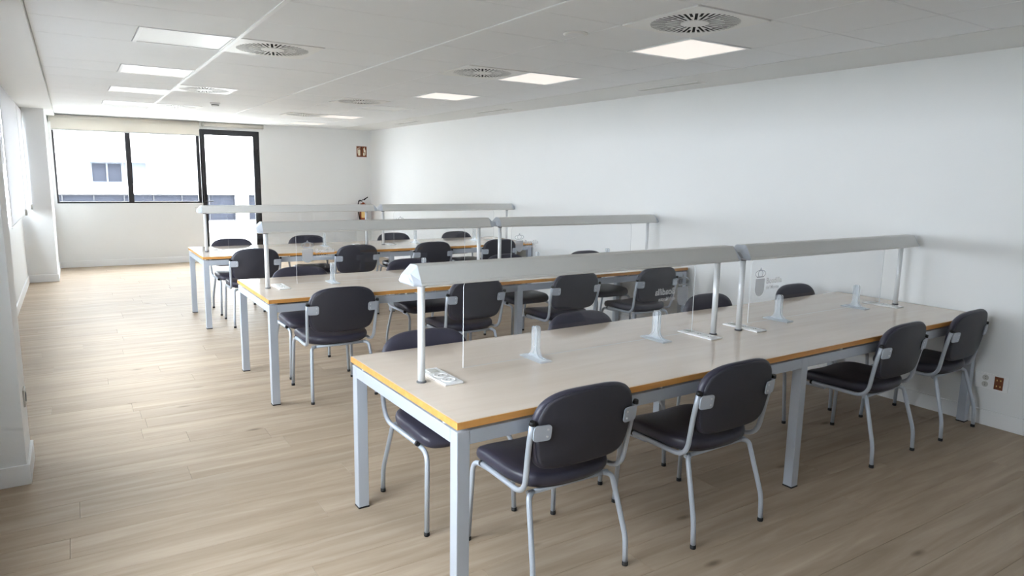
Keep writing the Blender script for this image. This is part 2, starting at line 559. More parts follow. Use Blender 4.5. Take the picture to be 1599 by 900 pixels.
# ------------------------------------------------------------------ far window, door, left windows
def rect_frame(name, x0, x1, z0, z1, w, y0, y1, mat, parent):
    """w = left, right, bottom, top widths; frame in the xz plane"""
    mb = MB()
    l, r, b, t = w
    mb.box(x0, x0 + l, y0, y1, z0, z1, mat).box(x1 - r, x1, y0, y1, z0, z1, mat)
    mb.box(x0 + l, x1 - r, y0, y1, z0, z0 + b, mat).box(x0 + l, x1 - r, y0, y1, z1 - t, z1, mat)
    return mb.build(name, parent)


yw = Y_FAR + 0.02
w1 = tag(empty('window_1', (0, 0, 0)), kind='structure', label='wide dark-framed two-pane window in the far wall', cat='window')
rect_frame('window_frame', WIN[0], WIN[1], WIN[2], WIN[3], (0.028, 0.05, 0.028, 0.04), yw, yw + 0.07, 'black', w1)
box('mullion', 0.800, 0.880, yw, yw + 0.07, WIN[2] + 0.028, WIN[3] - 0.04, 'black', w1)
box('pane', WIN[0] + 0.028, 0.800, yw + 0.03, yw + 0.036, WIN[2] + 0.028, WIN[3] - 0.04, 'glass', w1)
box('pane', 0.880, WIN[1] - 0.05, yw + 0.03, yw + 0.036, WIN[2] + 0.028, WIN[3] - 0.04, 'glass', w1)
box('window_sill', WIN[0], WIN[1], Y_FAR - 0.008, Y_FAR + 0.02, WIN[2] - 0.012, WIN[2], 'base', w1)
d1 = tag(empty('door_1'), kind='structure', label='black-framed glazed door at the end of the room', cat='door')
rect_frame('door_frame', DOOR[0], DOOR[1], 0.0, DOOR[3], (0.028, 0.03, 0.02, 0.03), yw, yw + 0.08, 'black', d1)
leaf = rect_frame('door_leaf', DOOR[0] + 0.03, DOOR[1] - 0.032, 0.02, DOOR[3] - 0.03, (0.05, 0.075, 0.09, 0.065), yw - 0.01, yw + 0.05, 'black', d1)
box('pane', DOOR[0] + 0.08, DOOR[1] - 0.107, yw + 0.02, yw + 0.028, 0.11, DOOR[3] - 0.095, 'glass', leaf)
mb = MB().box(1.978, 2.008, yw - 0.018, yw - 0.01, 0.98, 1.14, 'black', 0.002)
mb.tube(fillet([(1.993, yw - 0.015, 1.07), (1.993, yw - 0.06, 1.07), (2.11, yw - 0.06, 1.07)], 0.015), 0.009, 'black', 8)
mb.build('door_handle', leaf)
for zz in (0.35, 1.35, 1.95):
    MB().tube([(DOOR[1] - 0.03, yw - 0.018, zz - 0.05), (DOOR[1] - 0.03, yw - 0.018, zz + 0.05)], 0.012, 'black', 8).build('hinge', d1)
for n, (a, b) in enumerate(LEFT_WINDOWS):
    lab = ('window in the left wall just before the near pillar', 'window in the left wall just past the near pillar', 'middle window in the left wall', 'blind-covered window in the left wall by the far pillar')[n]
    w = tag(empty('window_%d' % (n + 2)), kind='structure', label=lab, cat='window')
    x0, x1 = X_LEFT - 0.16, X_LEFT - 0.09
    mid = (a + b) / 2
    mb = MB()
    mb.box(x0, x1, a, a + 0.05, LW_Z[0], LW_Z[1], 'base').box(x0, x1, b - 0.05, b, LW_Z[0], LW_Z[1], 'base')
    mb.box(x0, x1, a + 0.05, b - 0.05, LW_Z[0], LW_Z[0] + 0.05, 'base').box(x0, x1, a + 0.05, b - 0.05, LW_Z[1] - 0.05, LW_Z[1], 'base')
    mb.build('window_frame', w)
    box('mullion', x0, x1, mid - 0.035, mid + 0.035, LW_Z[0] + 0.05, LW_Z[1] - 0.05, 'base', w)
    box('pane', x0 + 0.03, x0 + 0.036, a + 0.05, mid - 0.035, LW_Z[0] + 0.05, LW_Z[1] - 0.05, 'glass', w)
    box('pane', x0 + 0.03, x0 + 0.036, mid + 0.035, b - 0.05, LW_Z[0] + 0.05, LW_Z[1] - 0.05, 'glass', w)
    MB().box(X_LEFT - 0.0895, X_LEFT + 0.03, a + 0.001, b - 0.001, LW_Z[0] + 0.0005, LW_Z[0] + 0.012, 'base').box(X_LEFT + 0.0005, X_LEFT + 0.03, a - 0.02, b + 0.02, LW_Z[0] - 0.025, LW_Z[0] + 0.0004, 'base').build('window_sill', w)


def blind(name, label, along, a, b, pos, ztop, zbot, r, fabric_mat):
    """roller blind; along 'x' on the far wall (pos = y) or 'y' on the left wall (pos = x)"""
    root = tag(empty(name, (0, 0, 0)), label, 'roller blind')
    P = (lambda s, d, z: (s, pos - d, z)) if along == 'x' else (lambda s, d, z: (pos + d, s, z))
    MB().tube([P(a + 0.02, 0, ztop - r), P(b - 0.02, 0, ztop - r)], r, fabric_mat, 20).build('roller', root)
    for s in (a, b - 0.02):
        p, q = P(s, -r, ztop - 2 * r - 0.004), P(s + 0.018, r, ztop + 0.004)
        box('bracket', min(p[0], q[0]), max(p[0], q[0]), min(p[1], q[1]), max(p[1], q[1]), p[2], q[2], 'grey_plastic', root)
    if zbot is not None:
        p, q = P(a + 0.03, r - 0.003, zbot), P(b - 0.03, r, ztop - r)
        fb = box('fabric', min(p[0], q[0]), max(p[0], q[0]), min(p[1], q[1]), max(p[1], q[1]), p[2], q[2], fabric_mat, root)
        p, q = P(a + 0.03, r - 0.008, zbot - 0.02), P(b - 0.03, r + 0.004, zbot)
        box('bottom_bar', min(p[0], q[0]), max(p[0], q[0]), min(p[1], q[1]), max(p[1], q[1]), p[2], q[2], 'grey_plastic' if along == 'x' else 'white_plastic', root)
    return root


blind('roller_blind', 'cream roller blind lowered a little over the two-pane far window', 'x', -0.235, 1.945, Y_FAR - 0.075, 2.425, 2.205, 0.055, 'blind')
blind('roller_blind', 'cream roller blind fully rolled up above the glazed door', 'x', 1.985, 3.005, Y_FAR - 0.05, 2.43, None, 0.034, 'blind')
for (a, b), lab in zip(LEFT_WINDOWS[:3], ('unseen white blind added to cut daylight at left window before near pillar', 'unseen white blind added to cut daylight at left window past near pillar', 'unseen white blind added to cut daylight at second left window past near pillar')):
    blind('roller_blind', lab, 'y', a - 0.1, b + 0.1, X_LEFT + 0.055, 2.39, 1.62, 0.045, 'blind_lit')  # out-of-view blinds, added half lowered to keep steep daylight off the floor
bl = blind('roller_blind', 'white roller blind pulled down over the left window by far pillar', 'y', 7.98, 11.60, X_LEFT + 0.055, 2.39, 1.036, 0.045, 'blind_lit')
for yy in (10.0, 11.45):
    MB().tube([(X_LEFT + 0.125, yy, 2.33), (X_LEFT + 0.125, yy, 1.10)], 0.0025, 'white_plastic', 6).tube(
        [(X_LEFT + 0.125, yy, 1.10), (X_LEFT + 0.125, yy, 1.03)], 0.012, 'grey_plastic', 8).build('pull_chain', bl)


# ------------------------------------------------------------------ ceiling fittings
def cell(i, j):
    return GX + GP * (i + 0.5), GY + GQ * (j + 0.5)


def light_panel(on):
    root = empty('ceiling_light')
    hx, hy = GP / 2 - 0.004, GQ / 2 - 0.004
    mb = MB()
    w = 0.022
    z0, z1 = -0.004, 0.012
    mb.box(-hx, -hx + w, -hy, hy, z0, z1, 'profile').box(hx - w, hx, -hy, hy, z0, z1, 'profile')
    mb.box(-hx + w, hx - w, -hy, -hy + w, z0, z1, 'profile').box(-hx + w, hx - w, hy - w, hy, z0, z1, 'profile')
    mb.build('frame', root)
    box('diffuser', -hx + w, hx - w, -hy + w, hy - w, 0.0, 0.008, 'lamp_on' if on else 'lamp_off', root)
    return root


protos = {}
side_words = {4: 'on the right, ', -1: 'on the left, '}
rank = {(4, 0): 'nearest of the lit square panels on the right', (4, 3): 'second-nearest of the lit square panels on the right', (4, 6): 'third-nearest of the lit square panels on the right',
        (4, 12): 'fourth-nearest of the lit square panels on the right', (4, 15): 'farthest of the lit square panels on the right',
        (-1, 6): 'nearest of the lit panels left of the white profile', (-1, 9): 'second-nearest of the lit panels left of the white profile',
        (-1, 12): 'third-nearest of the lit panels left of the white profile', (-1, 15): 'farthest lit panel on the left, above far blind',
        (4, 9): 'unlit ceiling light panel on the right among lit ones', (-1, 3): 'unlit ceiling light panel beside the left round air outlet'}
for (i, j), on in LIGHTS.items():
    if on not in protos:
        protos[on] = light_panel(on); o = protos[on]
    else:
        o = copy_tree(protos[on])
    x, y = cell(i, j)
    o.location = (x, y, Z_CEIL)
    tag(o, rank[(i, j)], 'ceiling light', 'ceiling light panels')


def air_outlet():
    root = empty('air_outlet')
    hx, hy, r1 = GP / 2 - 0.004, GQ / 2 - 0.004, 0.243
    n = 48
    mb = MB()
    vs, fs = [], []
    for z in (-0.005, 0.003):
        for k in range(n):
            a = 2 * math.pi * k / n
            c, s = math.cos(a), math.sin(a)
            t = min(hx / max(abs(c), 1e-9), hy / max(abs(s), 1e-9))
            vs.append((r1 * c, r1 * s, z)); vs.append((t * c, t * s, z))
    for k in range(n):
        a, b = 2 * k, 2 * ((k + 1) % n)
        fs.append((a, a + 1, b + 1, b))
        fs.append((a, b, b + 2 * n, a + 2 * n))
        fs.append((a + 1, a + 1 + 2 * n, b + 1 + 2 * n, b + 1))
    mb.add(vs, fs, 'diffuser').build('face_plate', root)
    MB().lathe([(0.078, -0.006), (0.078, 0.002)], 'diffuser', 32, smooth=False).build('hub', root)
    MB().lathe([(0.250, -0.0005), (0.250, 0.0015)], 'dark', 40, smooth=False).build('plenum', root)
    N = 24
    g = 0.0155
    vane = None
    for k in range(N):
        if vane is None:
            h = math.pi / N
            def pt(r, side, gap):
                # point at radius r on the edge of the sector, set back by gap/2
                y = r * math.sin(h) - gap / 2 * math.cos(h)
                return (math.sqrt(max(r * r - y * y, 0)), side * y)
            rm = 0.160
            poly = [pt(0.077, -1, g), pt(0.245, -1, g), (math.sqrt(0.245 ** 2 - (g / 2) ** 2), -g / 2), (rm, -g / 2), (rm, g / 2),
                    (math.sqrt(0.245 ** 2 - (g / 2) ** 2), g / 2), pt(0.245, 1, g), pt(0.077, 1, g)]
            mb = MB()
            # two prongs and the inner wedge, each convex
            inner = [poly[0], ((rm), -math.tan(h) * rm + g / 2), (rm, -g / 2), (rm, g / 2), (rm, math.tan(h) * rm - g / 2), poly[7]]
            mb.prism(inner, 'z', -0.005, -0.0035, 'diffuser')
            mb.prism([(rm, -math.tan(h) * rm + g / 2), poly[1], poly[2], (rm, -g / 2)], 'z', -0.005, -0.0035, 'diffuser')
            mb.prism([(rm, g / 2), poly[5], poly[6], (rm, math.tan(h) * rm - g / 2)], 'z', -0.005, -0.0035, 'diffuser')
            o = mb.build('vane', root); vane = o.data
        else:
            o = link('vane', vane, root)
        o.rotation_euler[2] = 2 * math.pi * (k + 0.5) / N
    return root


vproto = None
vlab = {(3, -1): 'largest round-slotted air outlet, beside the nearest right light', (3, 3): 'round-slotted air outlet touching the second lit panel on the right',
        (3, 8): 'third round-slotted air outlet on the right, beside the unlit panel', (3, 12): 'farthest right air outlet, next to the fourth lit panel',
        (0, 3): 'round-slotted air outlet right of the unlit left panel', (0, 8): 'round-slotted air outlet before the smoke detector',
        (0, 12): 'farthest left round-slotted air outlet, beyond the smoke detector'}
for v in VENTS:
    o = vproto = air_outlet() if vproto is None else vproto
    if v != VENTS[0]:
        o = copy_tree(vproto)
    x, y = cell(*v)
    o.location = (x, y, Z_CEIL)
    tag(o, vlab[v], 'air vent', 'round-slotted ceiling air outlets')

sd = tag(empty('smoke_detector', (1.60, 9.50, Z_CEIL)), 'small white smoke detector on the ceiling left of centre', 'smoke detector')
MB().lathe([(0.058, 0.0), (0.058, -0.012), (0.048, -0.018)], 'white_plastic', 24).build('base', sd)
MB().lathe([(0.044, -0.016), (0.044, -0.040), (0.030, -0.052)], 'white_plastic', 24).build('chamber', sd)
MB().lathe([(0.0455, -0.024), (0.0455, -0.032)], 'pin', 24).build('vent_ring', sd)
sp = tag(empty('ceiling_speaker', (2.62, 3.43, Z_CEIL)), 'flat round white disc on the ceiling left of nearest light', 'ceiling speaker')
MB().lathe([(0.075, 0.0), (0.075, -0.006), (0.062, -0.010)], 'diffuser', 28).build('rim', sp)
MB().lathe([(0.060, -0.008), (0.050, -0.0115)], 'tile', 28).build('grille', sp)
for k, (a, b) in enumerate(((4.35, 5.15), (7.55, 8.35), (10.25, 11.05))):
    g = tag(empty('linear_air_grille', (4.73, (a + b) / 2, Z_CEIL - 0.003)),
            ('nearest slim linear grille in the right ceiling border', 'middle slim linear grille in the right ceiling border', 'farthest slim linear grille in the right ceiling border')[k], 'air vent', 'slim linear ceiling grilles')
    h = (b - a) / 2
    MB().box(-0.06, -0.045, -h, h, -0.006, 0.0, 'diffuser').box(0.045, 0.06, -h, h, -0.006, 0, 'diffuser').box(-0.045, 0.045, -h, -h + 0.015, -0.006, 0, 'diffuser').box(-0.045, 0.045, h - 0.015, h, -0.006, 0, 'diffuser').build('frame', g)
    box('slot_back', -0.045, 0.045, -h + 0.015, h - 0.015, -0.001, 0.0, 'pin', g)
    for s in (-0.03, -0.01, 0.01, 0.03):
        box('slat', s - 0.0055, s + 0.0055, -h + 0.015, h - 0.015, -0.005, -0.001, 'grey_plastic', g)


# ================================================================== TABLES
TX0, TX1, TD, TH = 1.057, 5.015, 1.026, 0.74
TY = [1.992, 4.663, 7.376]
SKEW = [R(1.0), 0.0, 0.0]                 # the nearest row stands slightly askew


def on_row(k, x, dy):
    """world place of a spot on table row k: x along the room, dy from the front edge"""
    c, s_ = math.cos(SKEW[k]), math.sin(SKEW[k])
    u = x - TX0
    return (TX0 + u * c - dy * s_, TY[k] + u * s_ + dy * c, TH)


LEGW, TOPT = 0.052, 0.026


def table(L):
    root = empty('reading_table')
    mb = MB()
    # top with amber edging
    z1, z0 = TH, TH - TOPT
    mb.box(0.004, L, 0.004, TD - 0.004, z0, z1, 'top')
    mb.build('tabletop', root)
    e = 0.004
    mb = MB()
    mb.box(0, e, 0, TD, z0 - 0.0003, z1 - 0.0012, 'edge').box(e, L, 0, e, z0 - 0.0003, z1 - 0.0012, 'edge').box(e, L, TD - e, TD, z0 - 0.0003, z1 - 0.0012, 'edge')
    mb.build('edge_band', root)
    zr1, zr0 = z0 - 0.013, z0 - 0.013 - 0.052
    xs = [0.004, 1.994, L - LEGW - 0.004]
    w = 0.026
    for yy in (0.008, TD - 0.008 - w):
        for a, b in ((xs[0] + LEGW, xs[1]), (xs[1] + LEGW, xs[2])):
            box('rail', a, b, yy, yy + w, zr0, zr1, 'silver', root, 0.002)
    for xx in xs:
        off = 0 if xx != xs[2] else LEGW - w
        off = (LEGW - w) / 2 if xx == xs[1] else off
        box('rail', xx + off, xx + off + w, 0.008 + LEGW, TD - 0.008 - LEGW, zr0, zr1, 'silver', root, 0.002)
    leg_me = None
    for xx in xs:
        for yy in (0.008, TD - 0.008 - LEGW):
            if leg_me is None:
                o = MB().box(0, LEGW, 0, LEGW, 0.006, zr1, 'silver', 0.003).build('leg', root); leg_me = o.data
                f = MB().box(-0.001, LEGW + 0.001, -0.001, LEGW + 0.001, 0.0, 0.008, 'rubber', 0.001).build('foot', o); foot_me = f.data
            else:
                o = link('leg', leg_me, root); link('foot', foot_me, o)
            o.location = (xx, yy, 0)
    sp_me = None
    spots = [(x, y) for x in (0.5, 1.0, 1.5, 2.35, 2.75, 3.2, 3.6) for y in (0.02, TD - 0.02)] + [(0.017, 0.12), (0.017, TD - 0.12), (L - 0.02, 0.2), (L - 0.02, TD - 0.2)]
    for x, y in spots:
        if sp_me is None:
            o = MB().lathe([(0.009, zr1 - 0.001), (0.009, z0 + 0.001)], 'spacer', 10).build('spacer', root); sp_me = o.data
        else:
            o = link('spacer', sp_me, root)
        o.location = (x, y, 0)
    return root


tl = ['long pale-topped table with amber edge nearest to the camera', 'long pale-topped table in the middle of the three rows', 'long pale-topped table farthest away, by the end wall']
tnear, tfar = table(TX1 - TX0), table(5.026 - TX0)
for k in range(3):
    o = (tnear, tfar, tfar)[k] if k < 2 else copy_tree(tfar)
    o.location = (TX0 + (0.006 if k == 0 else 0), TY[k], 0); o.rotation_euler[2] = SKEW[k]
    tag(o, tl[k], 'table', 'long reading tables')


# ------------------------------------------------------------------ lamps over the tables
SH_Z0, SH_Z1 = 1.150, 1.230


def bar_lamp(length, p0, p1):
    """bar lamp; origin at the left end on the tabletop, posts at p0 and p1"""
    root = empty('bar_lamp')
    z0, z1 = SH_Z0 - TH, SH_Z1 - TH
    prof = [(-0.066, z0), (-0.072, z0 + 0.008), (-0.066, z0 + 0.022), (-0.036, z1 - 0.004), (-0.028, z1), (0.028, z1), (0.036, z1 - 0.004), (0.066, z0 + 0.022), (0.072, z0 + 0.008), (0.066, z0)]
    c = 0.040
    mb = MB()
    mb.prism(prof, 'x', c, length - c, 'shade')
    mb.prism([(-0.0745, z0 + 0.004), (-0.0745, z0 + 0.013), (-0.068, z0 + 0.016), (-0.068, z0 + 0.001)], 'x', c, length - c, 'shade')
    mb.build('shade', root)
    for s in (0, 1):
        n = len(prof)
        big = [((c if s == 0 else length - c), y * 1.02, (z - z0) * 1.02 + z0 - 0.0008) for y, z in prof]
        mid = [((0.010 if s == 0 else length - 0.010), y * 0.92, (z - z0) * 0.62 + z0 + 0.002) for y, z in prof]
        end = [((0.0 if s == 0 else length), y * 0.78, (z - z0) * 0.42 + z0 + 0.010) for y, z in prof]
        vs = big + mid + end
        fs = []
        for q in range(2):
            fs += [(q * n + i, q * n + (i + 1) % n, (q + 1) * n + (i + 1) % n, (q + 1) * n + i) for i in range(n)]
        fs += [list(range(n)), list(range(2 * n, 3 * n))]
        MB().add(vs, fs, 'cap').build('end_cap', root)
    box('light_diffuser', c + 0.05, length - c - 0.05, -0.045, 0.045, z0 - 0.004, z0 + 0.001, 'lamp_off', root)
    for xx in (p0, p1):
        po = MB().tube([(xx, 0, 0.004), (xx, 0, z0 + 0.01)], 0.0155, 'alu', 20).build('post', root)
        MB().lathe([(0.021, 0.0), (0.021, 0.004), (0.017, 0.007)], 'pin', 20, (xx, 0, 0)).build('base_ring', po)
        MB().lathe([(0.019, z0 - 0.008), (0.019, z0 + 0.002)], 'rubber', 20, (xx, 0, 0)).build('collar', po)
    return root


row = ['nearest', 'middle', 'farthest']
LAMPS = [(1.095, 3.072, 1.168, 2.952), (3.098, 5.030, 3.165, 4.935)]
LAMP_NEAR = (3.098, 4.995, 3.165, 4.865)
side = ['left', 'right']
for s, (a, b, p0, p1) in enumerate(LAMPS):
    pr = bar_lamp(b - a, p0 - a, p1 - a)
    for k in range(3):
        if k == 0 and s == 1: o = bar_lamp(LAMP_NEAR[1] - a, LAMP_NEAR[2] - a, LAMP_NEAR[3] - a)
        elif k == s: o = pr
        else: o = copy_tree(pr)
        o.location = on_row(k, a, TD / 2 - 0.02); o.rotation_euler[2] = SKEW[k]
        tag(o, 'grey bar lamp on two posts over the %s half of the %s table' % (side[s], row[k]), 'desk lamp', 'bar lamps over the tables')


# ------------------------------------------------------------------ clear screens with feet and print
def text_mesh(body, size):
    cu = bpy.data.curves.new('lettering', 'FONT')
    cu.body = body
    cu.size = size
    cu.extrude = 0.0001
    cu.offset = size * 0.025
    t = bpy.data.objects.new('lettering', cu)
    COL.objects.link(t)
    dg = bpy.context.evaluated_depsgraph_get()
    me = bpy.data.meshes.new_from_object(t.evaluated_get(dg))
    bpy.data.objects.remove(t)
    me.materials.clear()
    me.materials.append(MAT['print_white'])
    return me


TXT1, TXT2 = text_mesh('Boadilla', 0.048), text_mesh('del Monte', 0.030)


def screen(length, f0, f1):
    """clear divider standing along x; origin at its left end on the tabletop"""
    root = empty('acrylic_screen')
    z0, z1, t = 0.012, 1.142 - TH, 0.0028
    poly = rounded_rect(0, length, z0, z1, 0.035, 6, (0, 1, 1, 0))
    pan = MB().prism(poly, 'y', -t, t, 'acrylic', mat_side='acrylic_edge').build('panel', root)
    fp = [(-0.085, 0.0005), (-0.085, 0.008), (-0.040, 0.018), (-0.026, 0.032), (-0.020, 0.05), (-0.020, 0.150), (-0.012, 0.158), (0.012, 0.158), (0.020, 0.150),
          (0.020, 0.05), (0.026, 0.032), (0.040, 0.018), (0.085, 0.008), (0.085, 0.0005)]
    for f in (f0, f1):
        mb = MB()
        mb.prism([(-0.085, 0.0005), (-0.085, 0.008), (0.085, 0.008), (0.085, 0.0005)], 'x', f - 0.032, f + 0.032, 'acrylic_foot', mat_side='acrylic_edge')
        mb.build('foot_plate', root)
        for q in (-0.012, 0.006):
            MB().prism(fp, 'x', f + q, f + q + 0.006, 'acrylic_foot', mat_side='acrylic_edge').build('foot_fin', root)
    # crest: crown over a shield, and two lines of lettering, on the face towards -y
    yf = -t - 0.0002
    cx, s = 0.085, 1.0
    mb = MB()
    sh = [(-0.042, 0.105), (0.042, 0.105), (0.042, 0.045)] + [(0.042 * math.cos(R(a)), 0.045 + 0.045 * math.sin(R(a))) for a in range(-15, -180, -15)] + [(-0.042, 0.045)]
    zc = z0 + 0.155
    mb.prism([(cx + u, zc + w) for u, w in sh], 'y', yf - 0.0002, yf, 'print')
    mb.build('crest_shield', root)
    mb = MB()
    mb.box(cx - 0.034, cx + 0.034, yf - 0.0002, yf, zc + 0.112, zc + 0.120, 'print')
    def stroke(pts, w=0.0028):
        for (x0, w0), (x1, w1) in zip(pts[:-1], pts[1:]):
            n = math.hypot(x1 - x0, w1 - w0)
            dx, dz = -(w1 - w0) / n * w, (x1 - x0) / n * w
            mb.add([(x0 - dx, yf, w0 - dz), (x0 + dx, yf, w0 + dz), (x1 + dx, yf, w1 + dz), (x1 - dx, yf, w1 - dz)], [(0, 1, 2, 3)], 'print')
    for q in (-1, 1):                        # crown arches bulging out and meeting at the top
        stroke([(cx + q * 0.034, zc + 0.120)] + [(cx + q * 0.048 * math.cos(R(d)), zc + 0.134 + 0.022 * math.sin(R(d))) for d in range(-10, 91, 20)])
        stroke([(cx + q * 0.014, zc + 0.120)] + [(cx + q * 0.021 * math.cos(R(d)), zc + 0.136 + 0.020 * math.sin(R(d))) for d in range(-10, 91, 20)])
    mb.box(cx - 0.003, cx + 0.003, yf - 0.0002, yf, zc + 0.150, zc + 0.172, 'print').box(cx - 0.008, cx + 0.008, yf - 0.0002, yf, zc + 0.160, zc + 0.165, 'print')
    mb.build('crest_crown', root)
    for me, zz in ((TXT1, zc + 0.072), (TXT2, zc + 0.038)):
        o = link('printed_lettering', me, root, (cx + 0.058, yf, zz))
        o.rotation_euler[0] = R(90)
    return root


SCREENS = [(1.400, 2.850, 0.275, 1.06), (3.330, 4.775, 0.290, 1.14)]
for s, (a, b, f0, f1) in enumerate(SCREENS):
    pr = screen(b - a, f0, f1)
    for k in range(3):
        o = pr if k == 0 else copy_tree(pr)
        yy = TD / 2 + 0.045
        o.location = on_row(k, a, yy); o.rotation_euler[2] = SKEW[k]
        if s == 0 and k == 0:                 # this one faces the other way: its print reads mirrored
            o.location = on_row(k, b, yy); o.rotation_euler[2] = math.pi + SKEW[k]
        tag(o, 'clear acrylic divider screen under the %s lamp of the %s table' % (side[s], row[k]), 'divider screen', 'clear divider screens')


# ------------------------------------------------------------------ socket plates on the tables
def socket_plate():
    root = empty('socket_plate')
    MB().box(-0.043, 0.043, -0.122, 0.122, 0.0002, 0.009, 'white_plastic', 0.003).build('plate', root)
    for yy in (-0.072, 0.0):
        so = MB().lathe([(0.030, 0.008), (0.030, 0.0115), (0.026, 0.0115), (0.0245, 0.0092)], 'white_plastic', 24, (0, yy, 0)).build('socket', root)
        for q in (-0.0095, 0.0095):
            MB().lathe([(0.0035, 0.0085), (0.0035, 0.0102)], 'pin', 8, (q, yy, 0)).build('pin_hole', so)
    MB().box(-0.022, 0.022, 0.050, 0.100, 0.0085, 0.012, 'grey_plastic', 0.002).build('data_flap', root)
    return root


spp = None
place = ['by the leftmost lamp post', 'left of the centre gap between lamps', 'right of the centre gap between lamps', 'by the lamp post next to the wall']
for k in range(3):
    for q, xx in enumerate((1.267, 2.862, 3.243, 4.740)):
        if spp is None: spp = socket_plate(); o = spp
        else: o = copy_tree(spp)
        o.location = on_row(k, xx, TD / 2); o.rotation_euler[2] = SKEW[k]
        tag(o, 'white socket plate on the %s table %s' % (row[k], place[q]), 'socket plate', 'table socket plates')


# ================================================================== CHAIRS
def superellipse(a, b, n1, n2, count, n3=None):
    """outline, n2 used for the lower half when n3 is given"""
    out = []
    for k in range(count):
        t = 2 * math.pi * k / count
        c, s = math.cos(t), math.sin(t)
        m = n1 if s >= 0 else (n3 or n1)
        out.append((a * math.copysign(abs(c) ** (2 / m), c), b * math.copysign(abs(s) ** (2 / m), s)))
    return out


def cushion(outline, layers, fn, mat, count):
    """layers: (scale, inset height); rings of the outline scaled towards the centre, mapped by fn(u, v, h)"""
    vs = []
    for sc, h in layers:
        vs += [fn(u * sc, v * sc, h) for u, v in outline]
    fs = []
    for i in range(len(layers) - 1):
        for k in range(count):
            fs.append((i * count + k, i * count + (k + 1) % count, (i + 1) * count + (k + 1) % count, (i + 1) * count + k))
    fs.append(list(range(count))[::-1])
    fs.append(list(range((len(layers) - 1) * count, len(layers) * count)))
    return MB().add(vs, fs, mat, True)


